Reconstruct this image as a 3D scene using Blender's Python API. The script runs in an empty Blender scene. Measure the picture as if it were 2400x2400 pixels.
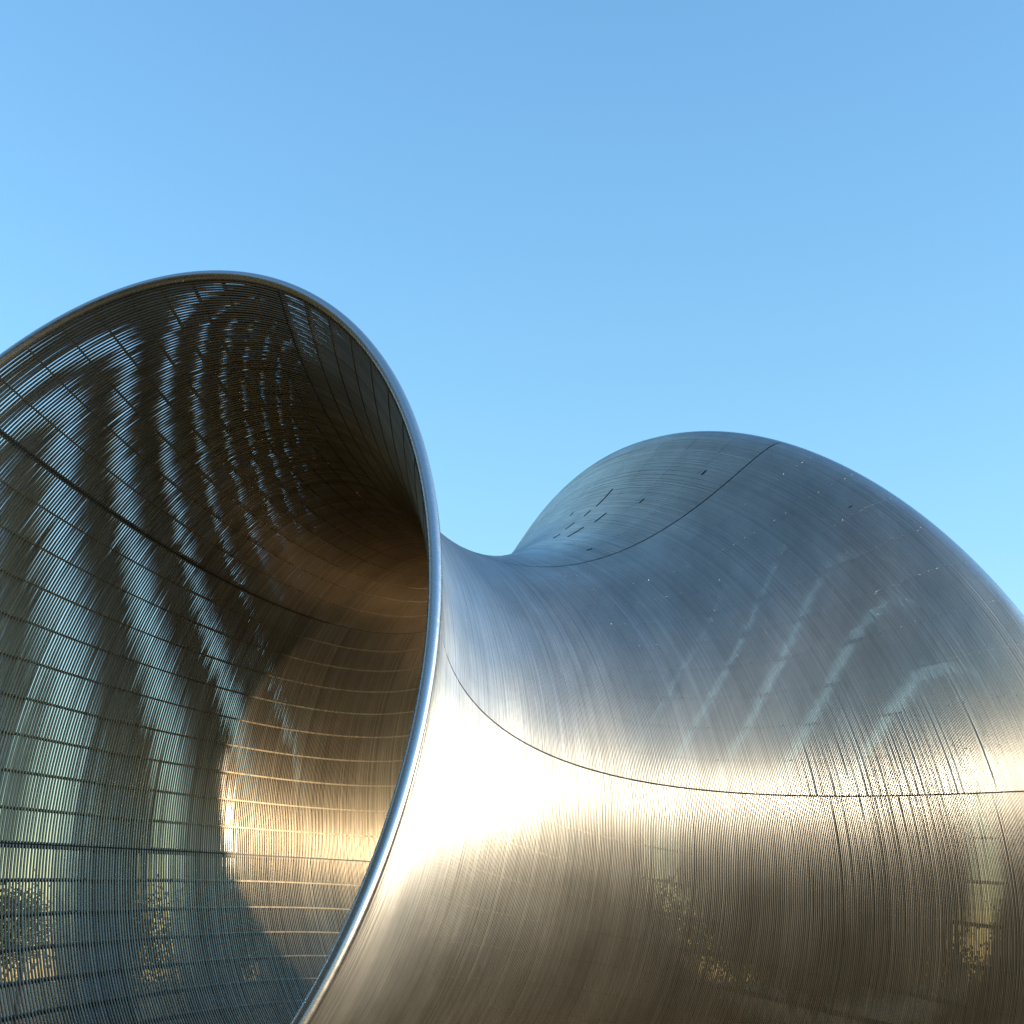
import bpy, math, random
import numpy as np
from math import radians as rad

scene = bpy.context.scene
rng = np.random.default_rng(7)
random.seed(7)

# ------------------------------------------------------------------ camera
PITCH = rad(16.1)          # camera looks up at the sculpture
CAM_H = 1.66
cam_data = bpy.data.cameras.new('camera')
cam = bpy.data.objects.new('camera', cam_data)
scene.collection.objects.link(cam)
cam.location = (0, 0, CAM_H)
cam.rotation_euler = (math.pi / 2 + PITCH, 0, 0)
cam_data.sensor_fit = 'HORIZONTAL'
cam_data.sensor_width = 36
cam_data.lens = 18 / math.tan(rad(35.069) / 2)
cam_data.clip_start = 0.1
cam_data.clip_end = 5000
scene.camera = cam

def c2w(p):
    """view-aligned survey coordinates (right, up, forward) -> world metres"""
    p = np.asarray(p, float)
    c, s = math.cos(PITCH), math.sin(PITCH)
    return np.stack([p[..., 0], p[..., 2] * c - p[..., 1] * s, CAM_H + p[..., 2] * s + p[..., 1] * c], -1)

# ------------------------------------------------------------------ daylight
SUN_AZ, SUN_EL = rad(101.0), rad(9.2)      # clockwise from the view direction (+Y)
sun_dir = np.array([math.sin(SUN_AZ) * math.cos(SUN_EL), math.cos(SUN_AZ) * math.cos(SUN_EL), math.sin(SUN_EL)])
world = bpy.data.worlds.new('World')
scene.world = world
world.use_nodes = True
wn = world.node_tree
wn.nodes.clear()
sky = wn.nodes.new('ShaderNodeTexSky')
sky.sky_type = 'NISHITA'
sky.sun_disc = False
sky.sun_elevation = SUN_EL
sky.sun_rotation = SUN_AZ
sky.altitude = 0
sky.air_density = 1.65
sky.dust_density = 0.2
sky.ozone_density = 5.0
bg = wn.nodes.new('ShaderNodeBackground')
bg.inputs['Strength'].default_value = 0.15
wo = wn.nodes.new('ShaderNodeOutputWorld')
wn.links.new(sky.outputs[0], bg.inputs[0])
wn.links.new(bg.outputs[0], wo.inputs[0])

sl = bpy.data.lights.new('sun', 'SUN')
sl.energy = 2.0
sl.angle = rad(0.8)
sl.color = (1.0, 0.86, 0.67)
sun = bpy.data.objects.new('sun', sl)
scene.collection.objects.link(sun)
from mathutils import Vector
sun.rotation_euler = Vector(sun_dir).to_track_quat('Z', 'Y').to_euler()
sun.location = tuple(sun_dir * 40)

scene.view_settings.view_transform = 'Standard'
scene.view_settings.look = 'None'
scene.view_settings.gamma = 1.0
scene.view_settings.exposure = 1.7
scene.render.engine = 'CYCLES'
scene.cycles.max_bounces = 8
scene.cycles.glossy_bounces = 6
scene.cycles.diffuse_bounces = 3
scene.cycles.sample_clamp_indirect = 4
scene.cycles.blur_glossy = 1.0
scene.cycles.use_denoising = True
scene.cycles.denoiser = 'OPENIMAGEDENOISE'
scene.cycles.denoising_prefilter = 'ACCURATE'

# ------------------------------------------------------------------ helpers
COL = scene.collection

def mesh_np(name, verts, quads, mat, parent=None, smooth=True, tone=None, tris=None):
    me = bpy.data.meshes.new(name)
    verts = np.ascontiguousarray(verts, np.float32).reshape(-1, 3)
    me.vertices.add(len(verts))
    me.vertices.foreach_set('co', verts.ravel())
    n = len(quads)
    me.loops.add(n * 4)
    me.loops.foreach_set('vertex_index', np.ascontiguousarray(quads, np.int32).ravel())
    me.polygons.add(n)
    me.polygons.foreach_set('loop_start', np.arange(n, dtype=np.int32) * 4)
    me.polygons.foreach_set('loop_total', np.full(n, 4, np.int32))
    me.polygons.foreach_set('use_smooth', np.full(n, smooth, bool))
    if tone is not None:
        at = me.attributes.new('tone', 'FLOAT', 'POINT')
        at.data.foreach_set('value', np.ascontiguousarray(tone, np.float32).ravel())
    me.update(calc_edges=True)
    me.materials.append(mat)
    o = bpy.data.objects.new(name, me)
    COL.objects.link(o)
    if parent is not None:
        o.parent = parent
    return o

def principled(name):
    m = bpy.data.materials.new(name)
    m.use_nodes = True
    nt = m.node_tree
    return m, nt, nt.nodes['Principled BSDF']

# ------------------------------------------------------------------ materials
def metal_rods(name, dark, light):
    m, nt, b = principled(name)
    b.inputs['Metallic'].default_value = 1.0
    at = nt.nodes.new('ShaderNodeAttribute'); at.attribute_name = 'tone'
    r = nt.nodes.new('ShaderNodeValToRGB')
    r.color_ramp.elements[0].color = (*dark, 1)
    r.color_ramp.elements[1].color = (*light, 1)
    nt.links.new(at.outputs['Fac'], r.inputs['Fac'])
    # dust and rain marks: patches of slightly duller steel
    st = nt.nodes.new('ShaderNodeTexNoise'); st.inputs['Scale'].default_value = 1.7; st.inputs['Detail'].default_value = 7; st.inputs['Roughness'].default_value = 0.65
    t2 = nt.nodes.new('ShaderNodeTexCoord'); mp = nt.nodes.new('ShaderNodeMapping'); mp.inputs['Scale'].default_value = (1.6, 1.6, 0.45)
    nt.links.new(t2.outputs['Object'], mp.inputs['Vector']); nt.links.new(mp.outputs['Vector'], st.inputs['Vector'])
    sm = nt.nodes.new('ShaderNodeMapRange'); sm.inputs['From Min'].default_value = 0.35; sm.inputs['From Max'].default_value = 0.65
    sm.inputs['To Min'].default_value = 0.80; sm.inputs['To Max'].default_value = 1.04
    nt.links.new(st.outputs['Fac'], sm.inputs['Value'])
    mm = nt.nodes.new('ShaderNodeMix'); mm.data_type = 'RGBA'; mm.blend_type = 'MULTIPLY'; mm.inputs['Factor'].default_value = 1.0
    nt.links.new(r.outputs['Color'], mm.inputs['A']); nt.links.new(sm.outputs['Result'], mm.inputs['B'])
    nt.links.new(mm.outputs['Result'], b.inputs['Base Color'])
    nz = nt.nodes.new('ShaderNodeTexNoise'); nz.inputs['Scale'].default_value = 3.0; nz.inputs['Detail'].default_value = 3
    tc = nt.nodes.new('ShaderNodeTexCoord'); nt.links.new(tc.outputs['Object'], nz.inputs['Vector'])
    mr = nt.nodes.new('ShaderNodeMapRange')
    mr.inputs['To Min'].default_value = 0.27; mr.inputs['To Max'].default_value = 0.38
    nt.links.new(nz.outputs['Fac'], mr.inputs['Value'])
    nt.links.new(mr.outputs['Result'], b.inputs['Roughness'])
    return m

def metal_plain(name, col, rough, scale=40):
    m, nt, b = principled(name)
    b.inputs['Metallic'].default_value = 1.0
    b.inputs['Base Color'].default_value = (*col, 1)
    nz = nt.nodes.new('ShaderNodeTexNoise'); nz.inputs['Scale'].default_value = scale; nz.inputs['Detail'].default_value = 4
    tc = nt.nodes.new('ShaderNodeTexCoord'); nt.links.new(tc.outputs['Object'], nz.inputs['Vector'])
    mr = nt.nodes.new('ShaderNodeMapRange')
    mr.inputs['To Min'].default_value = rough - 0.06; mr.inputs['To Max'].default_value = rough + 0.08
    nt.links.new(nz.outputs['Fac'], mr.inputs['Value'])
    nt.links.new(mr.outputs['Result'], b.inputs['Roughness'])
    return m

M_ROD = metal_rods('stainless_rod', (0.53, 0.505, 0.46), (0.72, 0.695, 0.645))
M_ROD_IN = metal_rods('sun_toned_inner_rod', (0.29, 0.225, 0.15), (0.47, 0.375, 0.26))  # sunlit warmth of the interior is put into this base colour
M_RIM = metal_plain('stainless_tube', (0.62, 0.60, 0.57), 0.26)
M_RIB = metal_plain('rib_steel', (0.19, 0.145, 0.09), 0.48)
M_SLOT = metal_plain('seam_steel_slot_shade', (0.08, 0.075, 0.065), 0.6)  # dark seam steel, also the painted shade in the slots

def ground_mat():
    m, nt, b = principled('dry_grass_ground')
    tc = nt.nodes.new('ShaderNodeTexCoord')
    n1 = nt.nodes.new('ShaderNodeTexNoise'); n1.inputs['Scale'].default_value = 0.15; n1.inputs['Detail'].default_value = 6
    n2 = nt.nodes.new('ShaderNodeTexNoise'); n2.inputs['Scale'].default_value = 9; n2.inputs['Detail'].default_value = 8
    nt.links.new(tc.outputs['Object'], n1.inputs['Vector']); nt.links.new(tc.outputs['Object'], n2.inputs['Vector'])
    mx = nt.nodes.new('ShaderNodeMath'); mx.operation = 'MULTIPLY_ADD'
    mx.inputs[1].default_value = 0.5
    nt.links.new(n1.outputs['Fac'], mx.inputs[0])
    m2 = nt.nodes.new('ShaderNodeMath'); m2.operation = 'MULTIPLY'; m2.inputs[1].default_value = 0.5
    nt.links.new(n2.outputs['Fac'], m2.inputs[0]); nt.links.new(m2.outputs[0], mx.inputs[2])
    r = nt.nodes.new('ShaderNodeValToRGB')
    r.color_ramp.elements[0].position = 0.35; r.color_ramp.elements[0].color = (0.070, 0.046, 0.016, 1)
    r.color_ramp.elements[1].position = 0.65; r.color_ramp.elements[1].color = (0.21, 0.135, 0.052, 1)
    nt.links.new(mx.outputs[0], r.inputs['Fac']); nt.links.new(r.outputs['Color'], b.inputs['Base Color'])
    b.inputs['Roughness'].default_value = 0.95
    bp = nt.nodes.new('ShaderNodeBump'); bp.inputs['Strength'].default_value = 0.6; bp.inputs['Distance'].default_value = 0.05
    nt.links.new(n2.outputs['Fac'], bp.inputs['Height']); nt.links.new(bp.outputs['Normal'], b.inputs['Normal'])
    return m

def leaf_mat():
    m, nt, b = principled('tree_leaves')
    at = nt.nodes.new('ShaderNodeAttribute'); at.attribute_name = 'tone'
    r = nt.nodes.new('ShaderNodeValToRGB')
    r.color_ramp.elements[0].color = (0.045, 0.046, 0.016, 1)
    r.color_ramp.elements[1].color = (0.14, 0.128, 0.034, 1)
    nt.links.new(at.outputs['Fac'], r.inputs['Fac']); nt.links.new(r.outputs['Color'], b.inputs['Base Color'])
    b.inputs['Roughness'].default_value = 0.7
    return m

def bark_mat():
    m, nt, b = principled('tree_bark')
    b.inputs['Base Color'].default_value = (0.07, 0.05, 0.035, 1)
    b.inputs['Roughness'].default_value = 0.95
    return m

# ------------------------------------------------------------------ ground
def grid_ground():
    n = 60
    t = np.linspace(-1, 1, n)
    t = np.sign(t) * np.abs(t) ** 3 * 1500
    X, Y = np.meshgrid(t, t, indexing='ij')
    Z = 0.02 * np.sin(X * 0.3) * np.cos(Y * 0.23) * (np.hypot(X, Y) < 40)
    v = np.stack([X, Y, Z], -1).reshape(-1, 3)
    i = np.arange(n * n).reshape(n, n)
    q = np.stack([i[:-1, :-1], i[1:, :-1], i[1:, 1:], i[:-1, 1:]], -1).reshape(-1, 4)
    o = mesh_np('ground', v, q, ground_mat())
    o['kind'] = 'structure'
    return o
ground = grid_ground()

# ------------------------------------------------------------------ sculpture surface
# five control rings (centre, two axis angles, log radius, log ratio) of the waisted, double-flared tube
RINGS = np.array([-2.12433, -0.90582, 7.67029, 1.3147, -0.60974, 0.57494, 0.43074,
                  -1.15745, -1.66616, 8.90934, 0.61071, -0.15087, 0.13982, 0.14722,
                  0.17741, -2.03886, 9.6862, 0.69794, -0.208, -0.30818, 0.12362,
                  1.1869, -2.01987, 10.45563, 0.62579, 0.07085, 1.06662, -0.08446,
                  1.80548, -2.25399, 11.0815, 0.70599, 0.27883, 0.99849, 0.05151]).reshape(5, 7)
BIN = np.array([1, 4, 6, 4, 1.0])

def surf(S, PH):
    """S, PH broadcastable arrays -> (P, N) world points and outward unit normals"""
    S, PH = np.broadcast_arrays(np.asarray(S, float), np.asarray(PH, float))
    k = np.arange(5)
    s = S[..., None]
    bern = BIN * s ** k * (1 - s) ** (4 - k)
    with np.errstate(divide='ignore', invalid='ignore'):
        db = BIN * (np.where(k > 0, k * s ** np.maximum(k - 1, 0), 0) * (1 - s) ** (4 - k)
                    - s ** k * np.where(k < 4, (4 - k) * (1 - s) ** np.maximum(3 - k, 0), 0))
    P = 0; Du = 0; Dv = 0
    for i in range(5):
        cx, cy, cz, yaw, pit, r, e = RINGS[i]
        d = np.array([math.cos(pit) * math.cos(yaw), math.sin(pit), math.cos(pit) * math.sin(yaw)])
        t = np.array([math.sin(yaw), 0, -math.cos(yaw)])
        u = np.cross(d, t)
        if u[1] < 0: u = -u
        ra = math.exp(r); rb = ra * math.exp(e)
        C = np.array([cx, cy, cz]) + ra * np.cos(PH)[..., None] * t + rb * np.sin(PH)[..., None] * u
        D = -ra * np.sin(PH)[..., None] * t + rb * np.cos(PH)[..., None] * u
        P = P + bern[..., i:i + 1] * C
        Du = Du + db[..., i:i + 1] * C
        Dv = Dv + bern[..., i:i + 1] * D
    N = -np.cross(Du, Dv)
    N /= np.linalg.norm(N, axis=-1, keepdims=True) + 1e-12
    o = c2w(np.zeros(3))
    return c2w(P), c2w(N) - o

JOINTS = [15, 75, 136.5, 196, 255, 315]       # degrees: seams between the rod panels
HALF = 0.018                                   # half the distance between the two rod skins
ROD_R = 0.0044

def sstep(x, a, b):
    t = np.clip((x - a) / (b - a), 0, 1)
    return t * t * (3 - 2 * t)

def fill(s, ph):
    """rod radius as a share of the local pitch: the left flare is woven more openly than the rest"""
    deg = np.degrees(ph) % 360
    w = sstep(deg, 74, 76) * (1 - sstep(deg, 250, 262)) * (1 - sstep(s - np.interp(deg, [75, 110, 140, 170, 215], [0.0, 0.06, 0.22, 0.45, 0.5]), -0.08, 0.06))
    low = sstep(deg, 254, 262) + (1 - sstep(deg, 12, 18)) * (deg < 90)
    open_ = np.interp(deg, [75, 100, 118, 135, 165, 255], [-0.03, -0.01, 0.035, 0.045, 0.085, 0.085])
    left = sstep(deg, 74, 76) * (1 - sstep(deg, 250, 262)) * (1 - sstep(s, 0.5, 0.62))
    upper = sstep(deg, 12, 18) * (1 - sstep(deg, 72, 76))
    return 0.445 + 0.03 * left + upper * (0.008 + 0.027 * (1 - sstep(s, 0.25, 0.4))) - (open_ + 0.03) * w - 0.012 * np.clip(low, 0, 1)

DC = np.array([-0.3074, -1.7447, 4.1117, 0.1576, 1.145, -1.8372, -0.0284, -0.3323, 0.2264, -0.0022])
def drift(s, ph):
    """how far (in rod pitches) the outer skin's rods lie off the inner ones"""
    if np.degrees(ph).min() < 70 or np.degrees(ph).max() > 260:
        deg = np.degrees(ph).mean()
        d = -13 * (s - 0.6) + 3.4 * (ph - 0.7) if 15 < deg < 75 else 0.5 + 0 * s
        return d * sstep(s, 0.0, 0.05) * (1 - sstep(s, 0.93, 1.0))
    a = (np.clip(s, 0.03, 0.47) - 0.25) / 0.15
    p = (np.clip(ph, rad(80), rad(200)) - 2.3) / 0.7
    f = np.stack([np.ones_like(a), a, p, a * a, a * p, p * p, a * a * p, a * p * p, p ** 3, a ** 3], -1)
    return (f @ DC) * sstep(s, 0.0, 0.05) * (1 - sstep(s, 0.5, 0.9))

TUBE_R = 0.034
# rod positions along the tube, slightly closer together towards the far flare
sg = np.linspace(0, 1, 2001)
dens = 470 + 190 * sg
cum = np.concatenate([[0], np.cumsum((dens[1:] + dens[:-1]) / 2 * np.diff(sg))])
NROD = int(cum[-1])
ROD_S = np.interp((np.arange(NROD) + 0.5) / NROD * cum[-1], cum, sg)
ROD_S = ROD_S[(ROD_S > 0.004) & (ROD_S < 0.996)]
NROD = len(ROD_S)
rod_jit = rng.normal(0, 1, NROD)

sculpture = bpy.data.objects.new('rod_sculpture', None)
COL.objects.link(sculpture)
base = surf(np.linspace(0, 1, 40)[:, None], np.linspace(0, 2 * math.pi, 120)[None])[0].reshape(-1, 3)
low = base[base[:, 2].argmin()]
print('lowest', low)
sculpture.location = (float(low[0]), float(low[1]), 0)
OFF = np.array(sculpture.location)
sculpture['label'] = 'large waisted double-flared sculpture of parallel stainless steel rods with tubular rims'
sculpture['category'] = 'sculpture'

def sweep(P, N, B, profile):
    """P,N,B: (..., L, 3); profile (k,2) in (N,B) -> verts (..., L, k, 3)"""
    return P[..., None, :] + profile[:, :1] * N[..., None, :] + profile[:, 1:] * B[..., None, :]

def tube_quads(nr, L, k, closed=False):
    base = (np.arange(nr) * L * k)[:, None, None]
    Lq = L if closed else L - 1
    i = np.arange(Lq)[None, :, None]; j = np.arange(k)[None, None, :]
    i1 = (i + 1) % L; j1 = (j + 1) % k
    return np.stack([base + i * k + j, base + i1 * k + j, base + i1 * k + j1, base + i * k + j1], -1).reshape(-1, 4)

KS = 5
NRIB = 10
ang = np.linspace(0, 2 * math.pi, KS, endpoint=False)
UNIT = np.stack([np.cos(ang), np.sin(ang)], 1)

def rod_panel(side, p0, p1, seed):
    r_ = np.random.default_rng(seed)
    L = 31
    gap = 0.0042
    ph = np.linspace(0, 1, L)
    S = ROD_S[:, None] + np.zeros((1, L))
    # every rod is bent by hand: slow wander along its length and slight misplacement
    pitch = 1 / (470 + 190 * ROD_S)
    w = np.zeros((NROD, L))
    for f in (1, 2, 3.0):
        w += r_.normal(0, 1, (NROD, 1)) / f * np.sin(f * math.pi * ph[None] + r_.uniform(0, 6.3, (NROD, 1)))
    # and each rod is tacked to every rib a little off its mark
    kn = r_.normal(0, 1, (NROD, NRIB + 1))
    t = ph * NRIB; i0 = np.minimum(t.astype(int), NRIB - 1); fr = t - i0
    w += 1.2 * (kn[:, i0] * (1 - fr) + kn[:, i0 + 1] * fr)
    S = np.clip(S + (0.03 * r_.normal(0, 1, (NROD, 1)) + 0.02 * w) * (1.0 if 70 < p0 < 250 else 0.38) * pitch[:, None], 0.001, 0.999)
    PHI = np.broadcast_to(rad(p0) + (rad(p1) - rad(p0)) * ph[None], S.shape)
    if side > 0:
        S = np.clip(S + drift(S, PHI) * pitch[:, None], 0.001, 0.999)
    P, N = surf(S, PHI)
    # trim rod ends back from the seam by a constant distance
    T = np.gradient(P, axis=1); T /= np.linalg.norm(T, axis=-1, keepdims=True)
    P[:, 0] += T[:, 0] * gap; P[:, -1] -= T[:, -1] * gap
    B = np.cross(T, N)
    out = side * HALF + (1.0 if 70 < p0 < 250 else 0.6) * (0.0003 * r_.normal(0, 1, (NROD, 1)) + 0.00025 * w)
    P = P + N * out[..., None]
    P2 = surf(np.clip(S + 0.5 * pitch[:, None], 0, 1), rad(p0) + (rad(p1) - rad(p0)) * ph[None])[0] - surf(np.clip(S - 0.5 * pitch[:, None], 0, 1), rad(p0) + (rad(p1) - rad(p0)) * ph[None])[0]
    loc = np.abs((P2 * B).sum(-1))
    rad_ = (np.clip(fill(S, PHI) * loc, 0.0018, 0.0062) * (1 + (0.04 if 70 < p0 < 250 else 0.022) * r_.normal(0, 1, (NROD, 1))))[..., None, None]
    V = P[:, :, None, :] + rad_ * (UNIT[:, 0][None, None, :, None] * N[:, :, None, :] + UNIT[:, 1][None, None, :, None] * B[:, :, None, :])
    tone = np.repeat(np.clip(0.55 + 0.22 * r_.normal(0, 1, NROD), 0, 1), L * KS)
    nm = 'outer_rod_panel' if side > 0 else 'inner_rod_panel'
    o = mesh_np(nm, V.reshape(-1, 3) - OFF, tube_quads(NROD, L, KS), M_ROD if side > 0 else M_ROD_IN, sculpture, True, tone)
    o['kind'] = 'stuff'
    return o

for i, j0 in enumerate(JOINTS):
    j1 = JOINTS[(i + 1) % 6] + (360 if i == 5 else 0)
    rod_panel(+1, j0, j1, 100 + i)
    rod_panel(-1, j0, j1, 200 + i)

# ------------------------------------------------------------------ ribs between the two skins
def rib(phi, width, lo, hi, name='rib', mat=None):
    S = np.linspace(0.002, 0.998, 90)
    P, N = surf(S, np.full_like(S, rad(phi)))
    T = np.gradient(P, axis=0); T /= np.linalg.norm(T, axis=-1, keepdims=True)
    B = np.cross(T, N)
    h = width / 2
    prof = np.array([[lo, -h], [hi, -h], [hi, h], [lo, h]])
    V = sweep(P, N, B, prof)
    return mesh_np(name, V.reshape(-1, 3) - OFF, tube_quads(1, len(S), 4), mat or M_RIB, sculpture, False)

for i, j0 in enumerate(JOINTS):
    j1 = JOINTS[(i + 1) % 6] + (360 if i == 5 else 0)
    for k in range(1, NRIB):
        rib(j0 + (j1 - j0) * k / NRIB, 0.009, -HALF - 0.0042, HALF + 0.0008)
    rib(j0, 0.030, -HALF - 0.002, HALF - 0.006, 'seam_rib', M_SLOT)

# short dark strips painting the shade of open slots along the far flare's ribs
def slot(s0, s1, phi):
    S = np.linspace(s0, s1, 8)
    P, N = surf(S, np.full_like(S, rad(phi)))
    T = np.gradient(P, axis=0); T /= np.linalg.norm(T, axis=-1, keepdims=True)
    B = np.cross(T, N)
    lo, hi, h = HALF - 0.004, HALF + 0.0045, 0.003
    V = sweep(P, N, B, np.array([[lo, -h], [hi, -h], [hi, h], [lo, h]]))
    return mesh_np('slot_shade_strip', V.reshape(-1, 3) - OFF, tube_quads(1, 8, 4), M_SLOT, sculpture, False)
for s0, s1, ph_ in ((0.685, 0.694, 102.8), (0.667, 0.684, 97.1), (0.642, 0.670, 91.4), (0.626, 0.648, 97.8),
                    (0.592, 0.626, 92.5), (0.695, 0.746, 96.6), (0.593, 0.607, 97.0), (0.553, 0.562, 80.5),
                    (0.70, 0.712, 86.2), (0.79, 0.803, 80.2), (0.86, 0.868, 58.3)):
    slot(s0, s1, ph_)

# tack welds: small polished beads where the rods meet the ribs
def tack_welds():
    pts = []
    for ph_ in np.arange(21, 72, 6.0):
        for k in range(int(NROD * 0.42), int(NROD * 0.97), 11):
            if rng.uniform() < 0.55:
                pts.append((ROD_S[min(NROD - 1, k + rng.integers(-1, 2))], ph_ + rng.normal(0, 0.1)))
    pts = np.array(pts)
    P, N = surf(pts[:, 0], np.radians(pts[:, 1]))
    P = P + N * (HALF + 0.0032)
    V = []; Q = []
    la = np.radians([-65, -20, 25, 65]); lo = np.linspace(0, 2 * math.pi, 6, endpoint=False)
    U = np.stack([np.cos(la)[:, None] * np.cos(lo), np.cos(la)[:, None] * np.sin(lo), np.repeat(np.sin(la)[:, None], 6, 1)], -1).reshape(-1, 3)
    V = P[:, None] + 0.0034 * U[None]
    Q = (np.arange(len(P)) * 24)[:, None, None] + tube_quads(1, 4, 6)[None]
    o = mesh_np('tack_weld', V.reshape(-1, 3) - OFF, Q.reshape(-1, 4), M_RIM, sculpture, True)
    o['kind'] = 'stuff'
tack_welds()

# ------------------------------------------------------------------ rims
def rim(s):
    n = 260; k = 16
    PH = np.linspace(0, 2 * math.pi, n, endpoint=False)
    P, N = surf(np.full(n, s), PH)
    T = np.roll(P, -1, 0) - np.roll(P, 1, 0); T /= np.linalg.norm(T, axis=-1, keepdims=True)
    B = np.cross(T, N)
    a = np.linspace(0, 2 * math.pi, k, endpoint=False)
    V = sweep(P, N, B, TUBE_R * np.stack([np.cos(a), np.sin(a)], 1))
    return mesh_np('rim_tube', V.reshape(-1, 3) - OFF, tube_quads(1, n, k, True), M_RIM, sculpture, True)
rim(0.0)
rim(1.0)

# ------------------------------------------------------------------ woodland round the lawn
def woodland():
    V = []; tone = []; tv = []; tq = []
    r_ = np.random.default_rng(5)
    nb = 0
    specs = []
    for _ in range(110):
        az = r_.uniform(-180, 180)
        d = r_.uniform(38, 75)
        rel = (az - math.degrees(SUN_AZ) + 180) % 360 - 180
        h = r_.uniform(7, 12)
        if abs(rel) < 16: h *= 0.45
        if abs(az) < 45: h = 1.7 + d * math.tan(rad(r_.uniform(2.5, 5.2)))
        specs.append((az, d, h))
    for az in np.arange(188, 300, 9):  # two belts of tall unseen trees, added to block sky reflections in the rods
        specs.append((az + r_.uniform(-4, 4), r_.uniform(11, 16), r_.uniform(13, 18)))
    for az in np.arange(182, 310, 12):
        specs.append((az + r_.uniform(-5, 5), r_.uniform(18, 28), r_.uniform(14, 19)))
    for az, d, h in [(58, 30, 9), (66, 34, 7), (118, 22, 7), (112, 30, 7), (128, 19, 8), (137, 24, 9), (146, 18, 8), (156, 21, 9), (163, 17, 8)] + [(a_ + r_.uniform(-2, 2), r_.uniform(24, 36), r_.uniform(2.6, 4.0)) for a_ in range(-66, 64, 3)]:
        specs.append((az, d, h))
    for az, d, h in specs:
        c = np.array([d * math.sin(rad(az)), d * math.cos(rad(az)), 0])
        view = abs((az + 180) % 360 - 180) < 66
        nl = (3200 if d > 37 else 2200) if view else 1100
        n_cl = 22
        cl = r_.normal(0, 1, (n_cl, 3)); cl /= np.linalg.norm(cl, axis=1, keepdims=True)
        cl = cl * r_.uniform(0.3, 1, (n_cl, 1)) * np.array([0.27 * h, 0.27 * h, 0.36 * h]) + np.array([0, 0, 0.62 * h])
        which = r_.integers(0, n_cl, nl)
        p = cl[which] + r_.normal(0, 1, (nl, 3)) * 0.075 * h + c
        sz = (0.013 if view else 0.026) * h * r_.uniform(0.6, 1.3, (nl, 1))
        a = r_.normal(0, 1, (nl, 3)); a /= np.linalg.norm(a, axis=1, keepdims=True)
        b = np.cross(a, r_.normal(0, 1, (nl, 3))); b /= np.linalg.norm(b, axis=1, keepdims=True)
        V.append(np.stack([p - a * sz, p - b * sz * .7, p + a * sz, p + b * sz * .7], 1))
        tn = np.clip(r_.uniform(0.1, 0.9) + 0.2 * r_.normal(0, 1, n_cl), 0, 1)[which]
        tone.append(np.repeat(tn, 4))
        # trunk
        k = 6; zz = np.array([-0.1, 0.3 * h, 0.6 * h, 0.9 * h]); rr = np.array([0.028, 0.02, 0.013, 0.003]) * h
        aa = np.linspace(0, 2 * math.pi, k, endpoint=False)
        lean = r_.normal(0, 0.02, 2)
        tvv = np.stack([c[0] + lean[0] * zz[:, None] + rr[:, None] * np.cos(aa), c[1] + lean[1] * zz[:, None] + rr[:, None] * np.sin(aa), np.repeat(zz[:, None], k, 1)], -1)
        tv.append(tvv.reshape(-1, 3)); tq.append(tube_quads(1, 4, k) + nb); nb += 4 * k
    V = np.concatenate(V).reshape(-1, 3)
    o = mesh_np('woodland', V, np.arange(len(V)).reshape(-1, 4), leaf_mat(), None, False, np.concatenate(tone))
    o['kind'] = 'stuff'
    o['label'] = 'olive green wood around the lawn behind the sculpture'
    o['category'] = 'wood'
    t = mesh_np('trunk', np.concatenate(tv), np.concatenate(tq), bark_mat(), o, True)
    t['kind'] = 'stuff'
woodland()
